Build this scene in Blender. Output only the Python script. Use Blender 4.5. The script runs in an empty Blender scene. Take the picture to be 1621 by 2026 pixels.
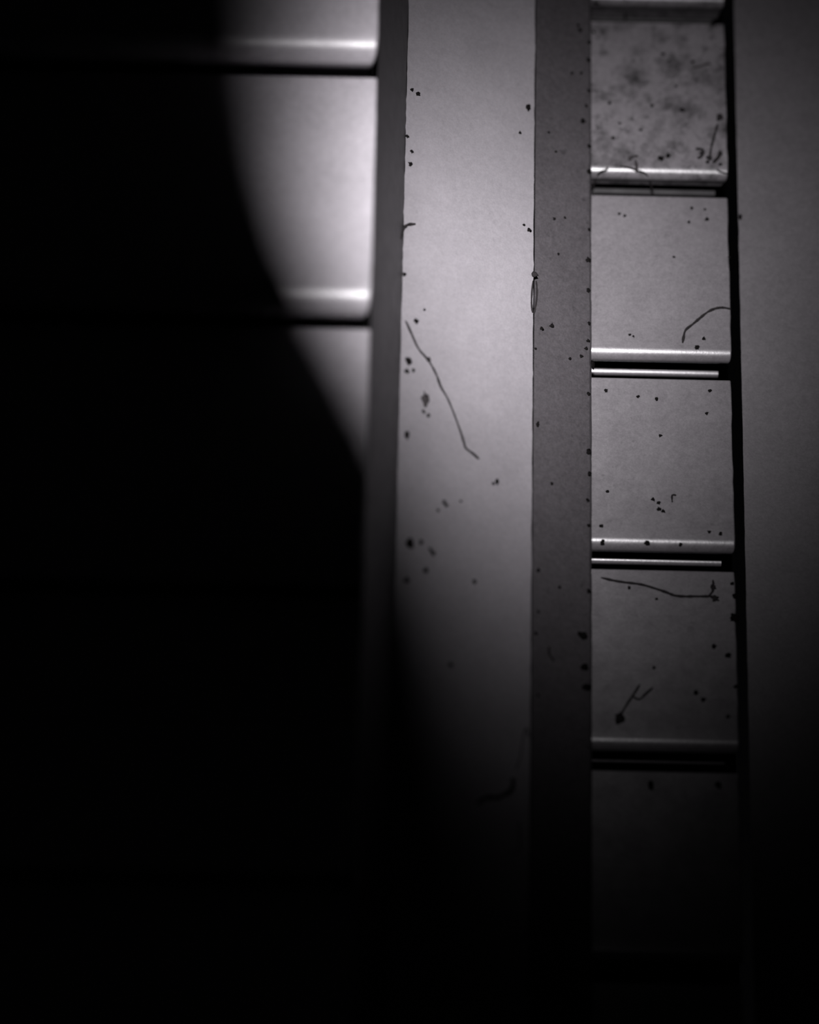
import bpy, bmesh, math, random
from mathutils import Vector, Matrix, noise

# ---------------------------------------------------------------- camera
S = bpy.context.scene
COL = S.collection
MM = 0.001
Z0 = 0.060                       # height of the right-hand slats above the ground the piece lies on
FPX = 6000.0                     # focal length in pixels of the 1621 x 2026 frame
RIGHT = Vector((.99975, .0207, .0080)).normalized()
DOWN = Vector((.0222, -.9325, -.3606)).normalized()
FWD = RIGHT.cross(DOWN).normalized()
DOWN = FWD.cross(RIGHT).normalized()
CAM = -FWD * .6 + Vector((0, 0, Z0))

cd = bpy.data.cameras.new('camera')
cam = bpy.data.objects.new('camera', cd)
COL.objects.link(cam)
m = Matrix((RIGHT, -DOWN, -FWD)).transposed().to_4x4()
m.translation = CAM
cam.matrix_world = m
cd.sensor_fit = 'HORIZONTAL'
cd.sensor_width = 24.0
cd.lens = 24.0 * FPX / 1621.0
cd.clip_start = .01
cd.dof.use_dof = True
cd.dof.focus_distance = .608
cd.dof.aperture_fstop = cd.lens * MM / .021
S.camera = cam

# ---------------------------------------------------------------- world, lamp, exposure
w = bpy.data.worlds.new('dark_room')
S.world = w
w.use_nodes = True
w.node_tree.nodes['Background'].inputs[0].default_value = (.9, .9, 1, 1)
w.node_tree.nodes['Background'].inputs[1].default_value = .0009

LAMP = Vector((.012, -.040, Z0 + .45))
AIM = Vector((.004, .034, Z0 + .02))
ld = bpy.data.lights.new('lamp', 'SPOT')
lamp = bpy.data.objects.new('lamp', ld)
COL.objects.link(lamp)
lamp.location = LAMP
lamp.rotation_euler = ((AIM - LAMP).to_track_quat('-Z', 'Y').to_matrix() @ Matrix.Rotation(math.radians(30), 3, 'Z')).to_euler()
ld.energy = 29.5
ld.color = (1.0, .965, 1.0)
ld.shadow_soft_size = .0090
ld.spot_size = math.radians(70)
ld.spot_blend = .6
# a torch-like beam: bright in the middle, fading smoothly outwards
ld.use_nodes = True
_n, _l = ld.node_tree.nodes, ld.node_tree.links
_tc = _n.new('ShaderNodeTexCoord')
_sx = _n.new('ShaderNodeVectorMath')
_sx.operation = 'MULTIPLY'
_sx.inputs[1].default_value = (1 / .098, 1 / .0715, 0)
_l.new(_tc.outputs['Normal'], _sx.inputs[0])
_d = _n.new('ShaderNodeVectorMath')
_d.operation = 'DOT_PRODUCT'
_l.new(_sx.outputs[0], _d.inputs[0])
_l.new(_sx.outputs[0], _d.inputs[1])
_h = _n.new('ShaderNodeMath')
_h.operation = 'MULTIPLY'
_h.inputs[1].default_value = -.5
_l.new(_d.outputs['Value'], _h.inputs[0])
_e = _n.new('ShaderNodeMath')
_e.operation = 'EXPONENT'
_l.new(_h.outputs[0], _e.inputs[0])
_l.new(_e.outputs[0], _n['Emission'].inputs['Strength'])

S.view_settings.view_transform = 'Standard'
S.view_settings.look = 'None'
S.view_settings.gamma = 1.0
S.view_settings.use_curve_mapping = False
S.view_settings.exposure = 0.0
S.cycles.max_bounces = 6
random.seed(5)


# ---------------------------------------------------------------- materials
def paint(name, col, rough=.4, spots=.35, scale=1.0, smudge=0.0, bump=.1, grain=.10, spec=.5):
    mt = bpy.data.materials.new(name)
    mt.use_nodes = True
    nt = mt.node_tree
    N, L = nt.nodes, nt.links
    b = N['Principled BSDF']
    tc = N.new('ShaderNodeTexCoord')

    def nz(sc, det, rg=.55):
        n = N.new('ShaderNodeTexNoise')
        n.inputs['Scale'].default_value = sc * scale
        n.inputs['Detail'].default_value = det
        n.inputs['Roughness'].default_value = rg
        L.new(tc.outputs['Object'], n.inputs['Vector'])
        return n.outputs['Fac']

    def ramp(v, lo, hi, a, c):
        r = N.new('ShaderNodeMapRange')
        r.inputs['From Min'].default_value = lo
        r.inputs['From Max'].default_value = hi
        r.inputs['To Min'].default_value = a
        r.inputs['To Max'].default_value = c
        L.new(v, r.inputs['Value'])
        return r.outputs['Result']

    def mul(a, c):
        x = N.new('ShaderNodeMath')
        x.operation = 'MULTIPLY'
        L.new(a, x.inputs[0])
        L.new(c, x.inputs[1])
        return x.outputs[0]
    f = ramp(nz(2600, 2), .3, .7, 1 - grain, 1 + grain)          # fine speckled grain
    f = mul(f, ramp(nz(70, 4), .3, .7, .92, 1.06))               # broad unevenness
    f = mul(f, ramp(nz(900, 3, .7), .35, .65, 1 - grain * .9, 1 + grain * .9))
    f = mul(f, ramp(nz(520, 3, .6), .64, .74, 1.0, 1 - spots))   # grime spots
    if smudge:
        f = mul(f, ramp(nz(95, 6, .68), .48, .66, 1.0, 1 - smudge))
        f = mul(f, ramp(nz(330, 5, .7), .52, .70, 1.0, 1 - smudge * .8))
    mix = N.new('ShaderNodeVectorMath')
    mix.operation = 'SCALE'
    mix.inputs[0].default_value = col
    L.new(f, mix.inputs['Scale'])
    L.new(mix.outputs[0], b.inputs['Base Color'])
    b.inputs['Roughness'].default_value = rough
    b.inputs['Specular IOR Level'].default_value = spec
    L.new(ramp(nz(300, 4), .3, .7, rough - .04, rough + .05), b.inputs['Roughness'])
    bp = N.new('ShaderNodeBump')
    bp.inputs['Strength'].default_value = bump
    bp.inputs['Distance'].default_value = .0002
    L.new(nz(1500, 3), bp.inputs['Height'])
    L.new(bp.outputs[0], b.inputs['Normal'])
    return mt


M_SLAT = paint('slat_paint', (.118, .1117, .118), .315, .25, spec=1.0)
M_DIRTY = paint('slat_paint_dirty', (.136, .1285, .136), .315, .55, smudge=.75, spec=1.0)
M_LEDGE_DARK = paint('dark_ledge_paint', (.018, .017, .018), .6, .5, smudge=.6, spec=.3)  # near-black mottled tone for the ledges under the topmost slats
M_LEFT = paint('slat_paint_near', (.45, .429, .455), .36, .10, spec=1.0)
M_PLATE = paint('plate_paint', (.172, .164, .1738), .5, .10, grain=.06)
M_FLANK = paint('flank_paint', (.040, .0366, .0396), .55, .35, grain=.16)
M_PANEL = paint('panel_paint', (.084, .079, .084), .5, .12)
M_GAP_SHADE = paint('gap_shade', (.003, .003, .003), .9, .1, spec=.05)  # shade of the gaps put into colour: near-black behind slots and seam
M_DUST = paint('dust', (.006, .0055, .0055), .95, .2, spec=0)
M_HAIR = paint('hair', (.014, .0125, .013), .9, .2, spec=.1)
M_LINT = paint('grey_lint', (.035, .032, .033), .95, .2, spec=0)
M_BLOCKER = paint('blocker_black', (.01, .01, .01), .6, .1)  # for the added beam blocker and what holds it up


# ---------------------------------------------------------------- helpers
def link(name, bm, mat, parent=None, smooth=True):
    bmesh.ops.recalc_face_normals(bm, faces=bm.faces[:])
    me = bpy.data.meshes.new(name)
    bm.to_mesh(me)
    bm.free()
    me.materials.append(mat)
    if smooth:
        for p in me.polygons:
            p.use_smooth = True
    o = bpy.data.objects.new(name, me)
    COL.objects.link(o)
    if parent is not None:
        o.parent = parent
    return o


def tag(o, label=None, cat=None, group=None):
    if label:
        o['label'] = label
    if cat:
        o['category'] = cat
    if group:
        o['group'] = group
    return o


def thing(name, label, cat, group=None):
    o = bpy.data.objects.new(name, None)
    o.empty_display_size = .01
    o.location = (0, 0, Z0)
    COL.objects.link(o)
    return tag(o, label, cat, group)


def loft(rings):
    """closed profiles joined one after the other, capped at both ends"""
    bm = bmesh.new()
    vs = [[bm.verts.new(p) for p in r] for r in rings]
    n = len(rings[0])
    for a, b in zip(vs, vs[1:]):
        for i in range(n):
            j = (i + 1) % n
            bm.faces.new((a[i], a[j], b[j], b[i]))
    bm.faces.new(vs[0][::-1])
    bm.faces.new(vs[-1])
    return bm


def sharpen(o, deg=40):
    o.data.set_sharp_from_angle(angle=math.radians(deg))


def slat_mesh(x0, x1, yfront, yback, r, h, drop, taper, rag, seed, depth=.012, hollow=True, front=0.0):
    """flat face rising to a rounded lip; yfront is the face of the lip, z = 0 its top"""
    rnd = random.Random(seed)
    prof = []                                  # (y, z, right end)
    prof.append((yback, -drop - depth, x1))
    nf = 14
    for i in range(nf):
        t = i / nf
        prof.append((yback + (yfront + r - yback) * t, -drop * (1 - t), x1 + rag * rnd.uniform(-1, 1)))
    # lip: a slow curve first, then a tighter one down to the upright face
    na, a1, r1, r2 = 16, math.radians(28), r * 1.25, r * .80
    for i in range(na + 1):
        a = math.radians(114 if hollow else 90) * (i / na) ** 1.3
        if a < a1:
            dy, z = r1 * math.sin(a), -r1 * (1 - math.cos(a))
        else:
            dy = r1 * math.sin(a1) + r2 * (math.sin(a) - math.sin(a1))
            z = -r1 * (1 - math.cos(a1)) - r2 * (math.cos(a1) - math.cos(a))
        prof.append((yfront + r - dy, z, x1 + taper * z / h))
    if front:
        prof.append((yfront + .0001, z - front, x1 - taper))
        z -= front
    if hollow:                                 # the lip is a thin rolled edge with a dark slot below it
        prof += [(yfront + .0010, z - .0006, x1 - taper), (yfront + .0060, z - .0022, x1 - taper), (yfront + .0085, -depth, x1 - taper)]
    else:
        prof += [(yfront + .0013, -h, x1 - taper), (yfront + .004, -depth, x1 - taper)]
    rings = []
    nx = 8
    for k in range(nx + 1):
        t = k / nx
        rings.append([(x0 + (xe - x0) * t, y, z) for y, z, xe in prof])
    return loft(rings)


def box(bm, lo, hi):
    (a, b, c), (d, e, f) = lo, hi
    v = [bm.verts.new(p) for p in ((a, b, c), (d, b, c), (d, e, c), (a, e, c), (a, b, f), (d, b, f), (d, e, f), (a, e, f))]
    for q in ((0, 3, 2, 1), (4, 5, 6, 7), (0, 1, 5, 4), (1, 2, 6, 5), (2, 3, 7, 6), (3, 0, 4, 7)):
        bm.faces.new([v[i] for i in q])


def bevel(o, w=.0003, seg=2):
    md = o.modifiers.new('bevel', 'BEVEL')
    md.width = w
    md.segments = seg
    md.limit_method = 'ANGLE'
    md.angle_limit = math.radians(50)


# ---------------------------------------------------------------- right-hand column of slats
RP, RL0, RR, RH, RDROP = .0412, .1192, .0022, .0072, .0020
RX0, RX1 = .0335, .0644
right_bank = thing('slatted_panel', 'narrow column of scuffed grey slats with rounded lips, right of the dark strip', 'slatted panel')
for k in range(-1, 7):
    yl = RL0 - RP * k
    yf = yl - RR
    yb = RL0 - RP * (k - 1) - .0059
    s = link('slat', slat_mesh(RX0, RX1, yf, yb, RR, RH, RDROP, .0009, .00012, 10 + k, front={0: .0042, 1: .0018}.get(k, 0.0)),
             M_DIRTY if k in (0, 1) else M_SLAT, right_bank)
    sharpen(s)
    bevel(s, .00025)
    bm = loft([[(x, yf + a, -RH - b) for a, b in ((.0005, .0), (.0002, .00001), (-.0001, .00010), (-.0004, .00024), (-.0005, .0005), (-.0005, .0010), (.0005, .0012))]
               for x in (RX0, RX1 - .0032, RX1 - .0020)])  # narrow ledge showing under the lip
    e = link('ledge', bm, M_LEDGE_DARK if k < 2 else M_SLAT, s)
    sharpen(e, 45)
bm = bmesh.new()
box(bm, (.0330, -.17, -.032), (.0664, .20, -.024))
link('backing', bm, M_GAP_SHADE, right_bank, False)

# ---------------------------------------------------------------- left-hand column of slats, nearer the camera
LP, LL0, LR, LH, LDROP, LZ = .0524, .0730, .0042, .0080, .0075, .060
LX0, LX1 = -.150, -.0079
left_bank = thing('slatted_panel', 'broad column of grey slats at the left, blurred and half lost in shadow', 'slatted panel')
for k in range(-2, 5):
    yf = LL0 - LP * k - LR
    yb = LL0 - LP * (k - 1) - LR - .0008
    s = link('slat', slat_mesh(LX0, LX1, yf, yb, LR, LH, LDROP, .0016, .00005, 40 + k, .016, False), M_LEFT, left_bank)
    s.location.z = LZ
    sharpen(s)
    bevel(s, .0004)
bm = bmesh.new()
box(bm, (-.150, -.19, .012), (-.0090, .215, .038))
link('backing', bm, M_GAP_SHADE, left_bank, False)

# ---------------------------------------------------------------- bar between the two columns
bar = thing('divider_bar', 'wide pale upright bar with darker sloping sides between the two slat columns', 'bar')
Y0, Y1, NY = -.19, .215, 405


def strip(name, mat, prof, parent, rag=(), amp=.00012, freq=260, seed=0):
    """profile in (x, z) carried along y; the listed corners wander a little, as a worn edge does"""
    rings = []
    for i in range(NY + 1):
        y = Y0 + (Y1 - Y0) * i / NY
        ring = []
        for j, (x, z) in enumerate(prof):
            if j in rag:
                n = noise.noise(Vector((y * freq, seed + j * 7.3, 1.7)))
                n2 = noise.noise(Vector((y * freq * 3.1, seed + j * 3.3, 9.7)))
                x += amp * (n * .8 + max(0, n2 - .15) * 1.6 * (-1 if j == rag[0] else 1) * -1)
            ring.append((x, y, z))
        rings.append(ring)
    o = link(name, loft(rings), mat, parent)
    sharpen(o, 30)
    return o


PXL, PZL, PXR, PZR = -.0024, .0240, .02375, .0100


def plate_z(x):
    return PZL + (PZR - PZL) * (x - PXL) / (PXR - PXL)


strip('top_plate', M_PLATE, [(PXL, PZL - .0035), (PXL, PZL), (PXR, PZR), (PXR, PZR - .0012)], bar, rag=(2, 1), seed=3)
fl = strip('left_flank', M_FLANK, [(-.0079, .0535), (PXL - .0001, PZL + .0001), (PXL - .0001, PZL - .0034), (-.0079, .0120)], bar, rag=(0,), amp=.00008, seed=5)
fl['label'] = 'dark side left of the pale plate'
FXL, FZL, FXR, FZR = .0241, .0082, .0360, .0022
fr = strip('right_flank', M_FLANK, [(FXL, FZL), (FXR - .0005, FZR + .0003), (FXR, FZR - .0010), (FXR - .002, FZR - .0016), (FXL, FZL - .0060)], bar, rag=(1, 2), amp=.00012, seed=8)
fr['label'] = 'dark gritty side right of the pale plate'
bm = bmesh.new()
box(bm, (-.0078, Y0, -Z0), (.0325, Y1, .0022))
link('core', bm, M_GAP_SHADE, bar, False)

# ---------------------------------------------------------------- plain panel at the far right
panel = strip('side_panel', M_PANEL, [(.0668, -.0040), (.130, -.0040), (.130, -Z0), (.0780, -Z0)], None, rag=(0,), amp=.00007, seed=12)
panel.location.z = Z0
tag(panel, 'smooth dark grey panel at the right, past the black gap', 'panel')

# ---------------------------------------------------------------- unseen blocker added to cut the lamp's beam at the lower left
blocker = thing('light_blocker', 'unseen black blocker added below the lamp to shape its beam', 'light blocker')
EDGE = [(.0012, .0560), (.0016, .0039), (.0025, -.0046), (.0039, -.0128), (.0053, -.0176), (.0071, -.0210), (.0091, -.0252),
        (.0107, -.0286), (.0117, -.0310), (.0128, -.0334), (.0141, -.0373), (.0147, -.0413), (.0152, -.0439), (.0158, -.0477),
        (.0167, -.0527), (.0195, -.0703)]  # outline shaped to set the edge of the shadow
bm = bmesh.new()
for i in range(len(EDGE) - 1):
    (xa, ya), (xb, yb) = EDGE[i], EDGE[i + 1]
    lo = [bm.verts.new((x, y, .3300)) for x, y in ((-.162, ya), (-.162, yb), (xb, yb), (xa, ya))]
    hi = [bm.verts.new((x, y, .3306)) for x, y in ((-.162, ya), (-.162, yb), (xb, yb), (xa, ya))]
    bm.faces.new(lo[::-1])
    bm.faces.new(hi)
    bm.faces.new((lo[2], lo[3], hi[3], hi[2]))
    bm.faces.new((lo[0], lo[1], hi[1], hi[0]))
bmesh.ops.remove_doubles(bm, verts=bm.verts[:], dist=1e-6)
link('blocker_blade', bm, M_BLOCKER, blocker, False)
bm = bmesh.new()  # post and foot added to hold up the unseen blocker
box(bm, (-.1660, -.004, -Z0), (-.1600, .004, .366))
box(bm, (-.2000, -.035, -Z0), (-.1560, .035, -Z0 + .006))
link('blocker_stand', bm, M_BLOCKER, blocker, False)

# ---------------------------------------------------------------- hairs, lint and dust lying on the surfaces
# all plan positions (x, y) and sizes in millimetres; every piece is laid down onto what lies under it
from mathutils.bvhtree import BVHTree
bpy.context.view_layer.update()
_v, _f = [], []
for o in COL.objects:
    if o.type == 'MESH' and o.name.split('.')[0] in ('slat', 'ledge', 'backing', 'top_plate', 'left_flank', 'right_flank', 'side_panel'):
        n0 = len(_v)
        _v += [o.matrix_world @ q.co for q in o.data.vertices]
        _f += [[n0 + i for i in p.vertices] for p in o.data.polygons]
TREE = BVHTree.FromPolygons(_v, _f)


def ground(x, y):
    best = None
    for dx, dy in ((0, 0), (.25, 0), (-.25, 0)):
        hit = TREE.ray_cast(Vector(((x + dx) * MM, y * MM, .2)), Vector((0, 0, -1)))
        if hit[0] is not None and (best is None or hit[0].z > best[0].z) and (best is None or hit[0].z > best[0].z + .0015):
            best = hit
    return best[0].z, best[1]


def tube(bm, pts, rad, rnd, sides=6):
    """a thin strand through the points, tapering at its ends"""
    fine = []
    for i in range(len(pts) - 1):
        p0, p1, p2, p3 = (pts[max(0, min(len(pts) - 1, i + k))] for k in (-1, 0, 1, 2))
        for s_ in range(3):
            t = s_ / 3
            fine.append(.5 * (2 * p1 + (p2 - p0) * t + (2 * p0 - 5 * p1 + 4 * p2 - p3) * t * t + (3 * p1 - p0 - 3 * p2 + p3) * t ** 3))
    fine.append(pts[-1])
    rings = []
    n = len(fine)
    for i, p in enumerate(fine):
        d = (fine[min(n - 1, i + 1)] - fine[max(0, i - 1)]).normalized()
        a = d.cross(Vector((0, 0, 1))).normalized()
        b = a.cross(d)
        r = rad * rnd.uniform(.72, 1.25) * (.55 if i in (0, n - 1) else 1)
        rings.append([bm.verts.new(p + a * r * math.cos(2 * math.pi * k / sides) + b * r * math.sin(2 * math.pi * k / sides)) for k in range(sides)])
    for A, B in zip(rings, rings[1:]):
        for k in range(sides):
            bm.faces.new((A[k], A[(k + 1) % sides], B[(k + 1) % sides], B[k]))
    bm.faces.new(rings[0][::-1])
    bm.faces.new(rings[-1])


def lump(bm, c, rx, ry, rz, rnd):
    r = bmesh.ops.create_icosphere(bm, subdivisions=2, radius=1)
    sd = rnd.uniform(0, 50)
    for v in r['verts']:
        k = 1 + .8 * noise.noise(v.co * 1.9 + Vector((sd, 0, 0)))
        v.co = Vector((v.co.x * rx * k, v.co.y * ry * k, v.co.z * rz * k)) + c


STRANDS = [
    ('long thin bent hair running down the pale plate', 'hair', 0.17, M_HAIR, [[(-1.56, 30.66), (-0.32, 28.08), (1.01, 25.43), (2.72, 23.73), (3.74, 22.39), (4.76, 20.51), (5.49, 18.56), (6.81, 16.55), (8.04, 13.88), (9.38, 10.49), (10.21, 8.05), (10.62, 6.88), (11.92, 6.14), (13.23, 5.19)]], [((3.02, 23.59), 0.45)]),
    ('hair curved like an arch at the right edge of the second full slat', 'hair', 0.20, M_HAIR, [[(64.48, 45.96), (62.83, 46.26), (61.29, 46.0), (59.73, 45.17), (58.17, 43.77), (56.61, 42.27), (55.15, 40.88), (54.72, 39.18), (54.5, 37.94)]], []),
    ('long wavy hair with a forked end on the fourth full slat', 'hair', 0.20, M_HAIR, [[(38.0, -12.25), (40.48, -12.83), (42.97, -13.19), (45.95, -13.54), (48.92, -14.42), (50.9, -15.11), (52.38, -15.71), (54.07, -15.88), (56.35, -15.83), (59.63, -15.75)], [(58.83, -15.98), (60.04, -14.48), (60.08, -12.26)], [(59.23, -15.55), (61.2, -16.66)]], [((60.05, -13.84), 0.5), ((60.41, -16.15), 0.6)]),
    ('short thick hooked fibre low on the pale plate', 'fibre', 0.30, M_HAIR, [[(20.47, -57.59), (20.57, -58.36), (20.39, -59.57), (19.53, -60.69), (18.57, -61.25), (17.62, -61.91), (16.18, -62.06), (14.76, -62.7), (13.81, -63.64)]], []),
    ('fine crooked hair by the right edge of the pale plate, above the hooked fibre', 'hair', 0.09, M_HAIR, [[(23.62, -49.11), (22.92, -47.24), (22.26, -50.35), (21.89, -53.39), (20.94, -55.73)]], []),
    ('faint fine hair lowest on the pale plate', 'hair', 0.09, M_HAIR, [[(21.7, -65.69), (21.81, -68.1), (21.74, -71.3), (19.92, -71.8)]], []),
    ('upright stalk of lint with a round head on the first full slat', 'lint', 0.18, M_HAIR, [[(62.48, 88.41), (62.03, 86.73), (61.47, 84.58), (61.02, 82.8), (60.67, 80.54)]], [((62.93, 90.08), 0.75), ((60.56, 80.19), 0.6)]),
    ('forked wisp of lint low on the fourth full slat', 'lint', 0.16, M_HAIR, [[(41.46, -41.26), (42.84, -38.78), (44.02, -36.9), (45.41, -34.61)], [(43.83, -36.81), (45.19, -37.7), (46.57, -36.43), (47.95, -35.17)]], [((41.45, -41.67), 1.0)]),
    ('faint short grey fibre across the first full slat, upper right', 'fibre', 0.16, M_LINT, [[(57.38, 101.95), (58.87, 102.47), (60.16, 102.98), (61.43, 103.14)]], []),
    ('bent flake of grey lint where the first full slat meets its lip', 'lint', 0.26, M_LINT, [[(43.86, 79.18), (44.49, 80.02), (45.76, 80.29)], [(45.22, 79.22), (45.43, 77.81), (45.52, 76.52)]], []),
    ('dark slanting scuff, drawn as a strand, across the lip of the first full slat', 'fibre', 0.17, M_HAIR, [[(41.96, 77.72), (44.06, 77.42), (45.73, 76.88), (47.62, 76.22), (49.29, 75.44), (50.74, 74.77)]], []),  # a scuff on the lip, modelled as a dark strand
    ('short dark scuff, drawn as a strand, at the left end of the same lip', 'fibre', 0.20, M_HAIR, [[(39.45, 77.42), (39.03, 76.83), (37.56, 76.2), (36.51, 75.47)]], []),  # second lip scuff, modelled the same way
    ('crooked dark fibre on the topmost lip', 'fibre', 0.20, M_HAIR, [[(42.99, 117.92), (43.85, 116.96), (44.7, 116.0), (45.98, 115.66), (48.98, 115.62), (50.92, 116.16)]], []),
    ('wisp of lint at the right end of the first full slat, beside the stalk', 'lint', 0.26, M_HAIR, [[(62.8, 82.01), (62.56, 80.59), (61.28, 79.03)]], [((62.78, 81.3), 0.5)]),
    ('hooked wisp of lint at the left of the stalk on the first full slat', 'lint', 0.26, M_HAIR, [[(57.75, 82.24), (59.22, 82.16), (59.1, 80.74), (58.14, 80.01)]], [((59.0, 81.33), 0.5)]),
    ('tiny angled crumb of lint low on the third full slat, right of the dotted line', 'lint', 0.14, M_HAIR, [[(52.91, 4.99), (52.1, 4.97), (52.09, 3.46)]], []),
    ('looped thread caught on the right edge of the pale plate', 'thread', 0.14, M_HAIR, [[(23.72, 46.3), (23.52, 44.13), (23.44, 41.32), (23.66, 39.27)], [(24.41, 47.24), (24.63, 45.17), (24.44, 42.32), (24.04, 39.99)]], [((23.99, 47.69), 0.65)]),
    ('short dark squiggle of hair on the dark strip, low down', 'hair', 0.15, M_HAIR, [[(27.44, -29.71), (27.45, -31.04), (27.85, -31.68), (28.35, -32.4)]], []),
    ('small curl of dark lint on the left edge of the pale plate', 'lint', 0.26, M_HAIR, [[(-0.11, 51.96), (-1.7, 51.27), (-2.56, 49.7), (-2.9, 46.95)]], []),
    ('short straight hair across the lip of the first full slat, far right', 'hair', 0.14, M_HAIR, [[(61.99, 77.4), (63.13, 76.96), (64.39, 76.75)]], []),
]
FLECKS = [
    ('soft grey dust clump on the pale plate, left of the long hair', (2.49, 15.13), 1.30, 0.80, M_LINT),
    ("dark dust fleck on the pale plate's left edge, beside the top of the long hair", (0.41, 31.08), 0.50, 0.50, M_DUST),
    ("dark flat fleck on the pale plate's left edge, level with the hair's lower end", (-0.86, 6.8), 0.90, 0.45, M_DUST),
    ('twin dark crumb on the pale plate just below the tip of the long hair', (16.86, 1.41), 0.60, 0.40, M_DUST),
    ('large dark crumb at the left of the pale plate where the shadow begins', (0.09, -15.22), 1.00, 0.80, M_DUST),
    ('small round black speck in the shadow edge of the pale plate', (3.25, -19.92), 0.50, 0.50, M_DUST),
    ('dark tadpole shaped fleck near the upper right edge of the pale plate', (22.42, 85.15), 0.80, 0.50, M_DUST),
    ("dark fleck beside the dust clump, close to the hair's upper part", (-0.79, 22.27), 0.80, 0.70, M_DUST),
    ('lone round black speck low on the pale plate, at the shadow', (8.37, -37.69), 0.40, 0.40, M_DUST),
    ("lone dark speck in the middle of the pale plate's lower half", (12.67, -20.11), 0.50, 0.40, M_DUST),
    ("black crumb sticking out over the seam at the dark strip's left edge", (24.9, 16.07), 0.60, 0.40, M_DUST),
    ("big dark crumb on the dark strip's right edge, level with the fourth full slat", (34.17, -26.13), 0.80, 1.10, M_DUST),
    ("dark crumb on the dark strip's right edge, just above the fourth lip", (34.77, -36.5), 0.70, 1.00, M_DUST),
    ("dark curl of dust at the left end of the second full slat's lip", (36.05, 32.01), 0.80, 0.90, M_DUST),
    ('black oval speck at the top right corner of the first full slat', (62.01, 112.88), 0.50, 0.35, M_DUST),
    ('round black speck high on the first full slat, right of the smudge', (51.35, 105.31), 0.45, 0.35, M_DUST),
    ('black speck on the lower lip of the third full slat', (47.0, -5.35), 0.60, 0.45, M_DUST),
    ('round black speck at the lower edge of the second full slat, below the arched hair', (57.36, 37.0), 0.50, 0.45, M_DUST),
    ('dark crumb on the right edge of the fourth full slat', (64.21, -20.26), 0.90, 0.90, M_DUST),
    ('dark lump on the left edge of the side panel, across the black gap', (67.19, 68.76), 0.40, 0.60, M_DUST),
    ('dark speck at the top of the fifth full slat, left of middle', (47.51, -54.39), 0.50, 0.90, M_DUST),
    ('dark speck at the top of the fifth full slat, near its right end', (60.5, -54.09), 0.60, 0.60, M_DUST),
    ('black fleck at the top left of the topmost lip', (37.2, 117.16), 0.70, 0.35, M_DUST),
]
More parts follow.
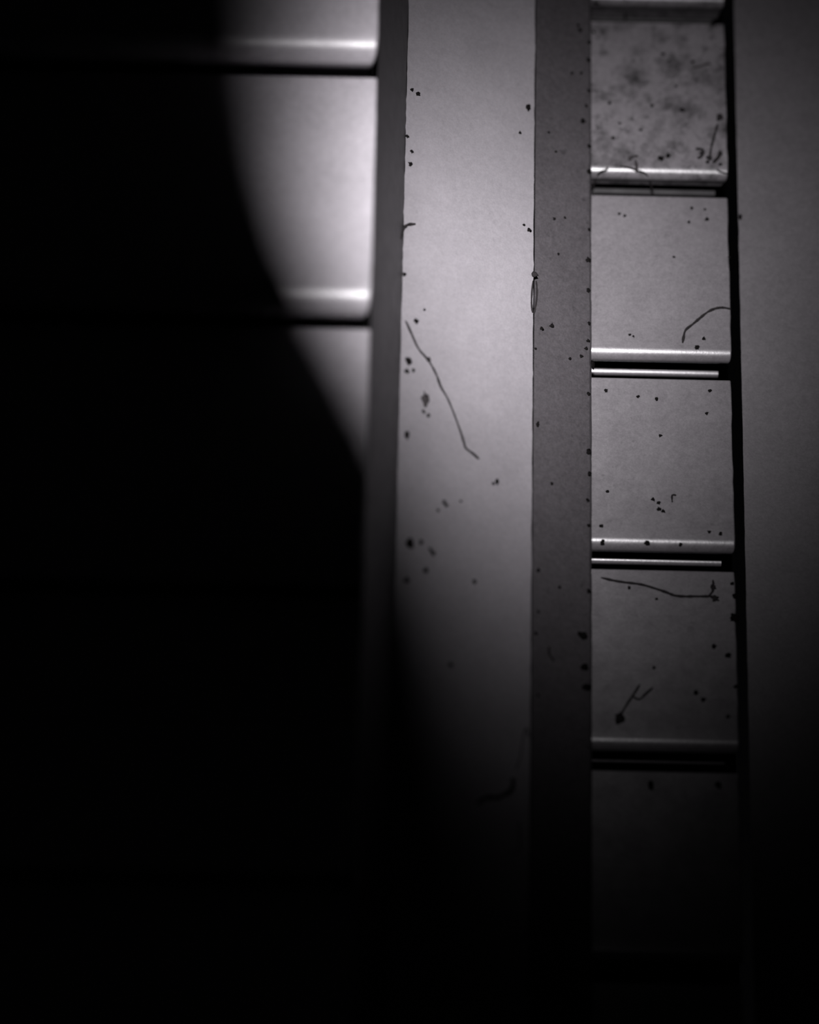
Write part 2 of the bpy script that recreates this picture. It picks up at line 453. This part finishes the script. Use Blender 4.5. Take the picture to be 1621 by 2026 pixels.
SPECKS = {
    'tiny dark dust speck on the pale plate': [(-1.14, 20.05, 0.5), (0.13, 20.59, 0.4), (2.28, -14.42, 0.5), (4.63, -16.15, 0.5), (4.14, -15.54, 0.4), (-0.19, 81.04, 0.5), (-1.42, 81.56, 0.4), (20.77, 78.81, 0.35), (-2.07, 40.51, 0.45), (6.98, -5.82, 0.4), (6.58, -5.29, 0.4), (-0.33, -22.63, 0.6), (22.81, 57.41, 0.5), (16.07, 0.8, 0.35), (9.8, -4.34, 0.3), (2.25, 12.52, 0.4), (3.24, 11.93, 0.4), (-1.38, 64.87, 0.5), (-1.14, 67.76, 0.4), (-2.11, 70.85, 0.4), (2.03, 34.02, 0.3), (21.76, 58.24, 0.3), (5.44, -7.22, 0.3)],
    'tiny dark dust speck on the dark strip': [(28.11, 62.2, 0.35), (30.33, 63.05, 0.3), (27.81, 4.16, 0.35), (29.41, -17.12, 0.35), (25.17, -14.46, 0.4), (31.77, 96.96, 0.35), (33.73, 97.57, 0.35), (33.5, 107.73, 0.45), (33.07, 108.8, 0.35), (34.81, 90.16, 0.4), (34.05, 86.37, 0.6), (24.74, -27.47, 0.4), (25.31, -39.78, 0.3), (35.23, 54.79, 0.6), (35.22, 47.97, 0.5), (35.45, 75.04, 0.6), (25.61, 37.06, 0.45), (27.68, 38.15, 0.5), (35.31, 12.55, 0.6), (35.41, 7.93, 0.5), (35.46, 80.9, 0.5), (35.36, 93.89, 0.4), (35.36, 101.08, 0.5), (35.43, 40.71, 0.4), (35.21, 36.74, 0.4), (34.79, 34.96, 0.4), (35.31, 25.12, 0.4), (35.3, -3.03, 0.4), (34.37, -32.48, 0.8), (35.29, -16.75, 0.5), (35.47, 105.34, 0.5), (31.45, 31.89, 0.35), (28.98, 54.46, 0.3), (24.39, 32.33, 0.3), (33.75, 33.03, 0.4), (35.44, 61.72, 0.4), (35.09, 2.27, 0.4), (25.21, -22.95, 0.3), (26.87, 81.64, 0.3), (28.38, 77.64, 0.3)],
    'tiny dark dust speck on the right-hand slats': [(52.61, 103.76, 0.3), (36.76, 110.41, 0.35), (42.01, 88.13, 0.3), (40.63, 84.53, 0.4), (55.13, 91.68, 0.5), (56.96, 69.44, 0.35), (59.67, 69.15, 0.3), (60.05, 66.84, 0.45), (56.29, 66.05, 0.35), (41.92, 67.67, 0.35), (43.07, 67.23, 0.35), (53.07, 57.78, 0.3), (58.82, 39.05, 0.4), (45.51, 26.68, 0.35), (49.27, 26.22, 0.4), (59.31, 23.25, 0.35), (49.91, 18.08, 0.35), (39.24, 5.52, 0.35), (48.28, 4.01, 0.4), (49.38, 3.28, 0.4), (49.46, 1.89, 0.45), (50.26, 1.48, 0.4), (38.02, -2.03, 0.4), (38.21, -5.34, 0.45), (53.59, -5.51, 0.4), (59.96, -26.31, 0.5), (62.69, -28.11, 0.6), (56.28, -36.0, 0.5), (57.63, -37.41, 0.5), (64.29, -15.64, 0.5), (64.76, 27.37, 0.5), (64.48, 58.06, 0.3), (61.52, -3.19, 0.4), (59.32, -2.81, 0.35), (48.19, -31.04, 0.35), (43.56, -14.23, 0.35), (57.61, 103.65, 0.35), (53.93, 97.52, 0.3), (48.8, 92.6, 0.4), (39.91, 92.97, 0.4), (46.43, 86.58, 0.3), (60.23, 79.24, 0.4), (43.85, 39.59, 0.3), (44.57, 39.27, 0.25), (60.09, 28.36, 0.4), (39.1, 27.86, 0.4), (63.84, -12.91, 0.4), (48.9, -16.53, 0.3), (63.95, -34.59, 0.4), (62.85, 78.71, 0.4), (38.21, -5.66, 0.4), (62.37, -40.78, 0.4), (50.58, 79.82, 0.6), (52.06, 80.56, 0.5)],
}

rnd = random.Random(11)
for label, cat, rad, mat, paths, heads in STRANDS:
    x0, y0 = paths[0][0]
    org = Vector((x0 * MM, y0 * MM, ground(x0, y0)[0]))
    bm = bmesh.new()
    for P in paths:
        pts = []
        for x, y in P:
            pts.append(Vector((x * MM, y * MM, ground(x, y)[0] + rad * .8 * MM)) - org)
        tube(bm, pts, rad * 1.25 * MM, rnd)
    o = link(cat, bm, mat)
    o.location = org
    tag(o, label, cat, 'hairs and fibres on the grey surfaces')
    for (x, y), r in heads:
        bm = bmesh.new()
        lump(bm, Vector((x * MM, y * MM, ground(x, y)[0] + r * .3 * MM)) - org, r * MM, r * MM, r * .5 * MM, rnd)
        link('knot', bm, mat, o)
for label, (x, y), rx, ry, mat in FLECKS:
    z, nrm = ground(x, y)
    bm = bmesh.new()
    lump(bm, Vector((0, 0, min(rx, ry) * .22 * MM)), rx * MM, ry * MM, min(rx, ry) * .4 * MM, rnd)
    o = link('dust_fleck', bm, mat)
    o.location = (x * MM, y * MM, z)
    o.rotation_euler = nrm.to_track_quat('Z', 'Y').to_euler() if nrm.z > .3 else (0, 0, 0)
    tag(o, label, 'dust', 'dark flecks of dust')
SPECK = []
for i in range(4):
    bm = bmesh.new()
    lump(bm, Vector((0, 0, .00025)), .001, .00085, .0004, rnd)
    o = link('speck_shape', bm, M_DUST)
    SPECK.append(o.data)
    bpy.data.objects.remove(o)
# where each speck lies, told by the slats and by the edges next to it
ORD = {0: 'topmost', 1: 'first full', 2: 'second full', 3: 'third full', 4: 'fourth full', 5: 'fifth full'}


def where(x, y):
    k = max(0, min(5, int((RL0 * 1000 - y) // (RP * 1000)) + 1))
    t = ((RL0 * 1000 - y) / (RP * 1000)) % 1
    v = 'upper' if t < .33 else 'middle' if t < .67 else 'lower'
    if x > 35.4:
        if x > 66:
            return 'on the side panel'
        h = 'left' if x < 44.5 else 'centre' if x < 54 else 'right'
        if t > .93:
            return 'on the lip of the %s right-hand slat, %s' % (ORD[k], h)
        return 'on the %s right-hand slat, %s %s' % (ORD[k], v, h)
    if x > 23.6:
        h = 'left edge' if x < 27 else 'middle' if x < 33 else 'right edge'
        return "on dark strip's %s, by %s part of %s slat" % (h, v, ORD[k])
    h = 'left edge' if x < 2 else 'middle' if x < 15 else 'right edge'
    return "on pale plate's %s, at %s part of %s slat" % (h, v, ORD[k])


byplace = {}
for grp, spots in SPECKS.items():
    for x, y, r in spots:
        byplace.setdefault(where(x, y), []).append((x, y, r, grp))
for place, spots in byplace.items():
    spots.sort(key=lambda q: -q[1])
    for i, (x, y, r, grp) in enumerate(spots):
        n = len(spots)
        first = ('dark dust speck ' if n == 1 else
                 ('upper dark speck ', 'lower dark speck ')[i] if n == 2 else
                 ('highest speck ' if i == 0 else 'lowest speck ' if i == n - 1 else
                  'second speck down ' if i == 1 else 'second lowest speck ' if i == n - 2 else '%s speck down ' % ('third', 'fourth', 'fifth', 'sixth')[i - 2]))
        z, nrm = ground(x, y)
        o = bpy.data.objects.new('dust_speck', rnd.choice(SPECK))
        COL.objects.link(o)
        o.location = (x * MM, y * MM, z)
        o.scale = (r, r, r)
        o.rotation_euler = (nrm.to_track_quat('Z', 'Y').to_matrix() @ Matrix.Rotation(rnd.uniform(0, 6.28), 3, 'Z')).to_euler() if nrm.z > .3 else (0, 0, rnd.uniform(0, 6))
        tag(o, first + place, 'dust', grp.replace('tiny dark dust speck', 'dark dust specks'))
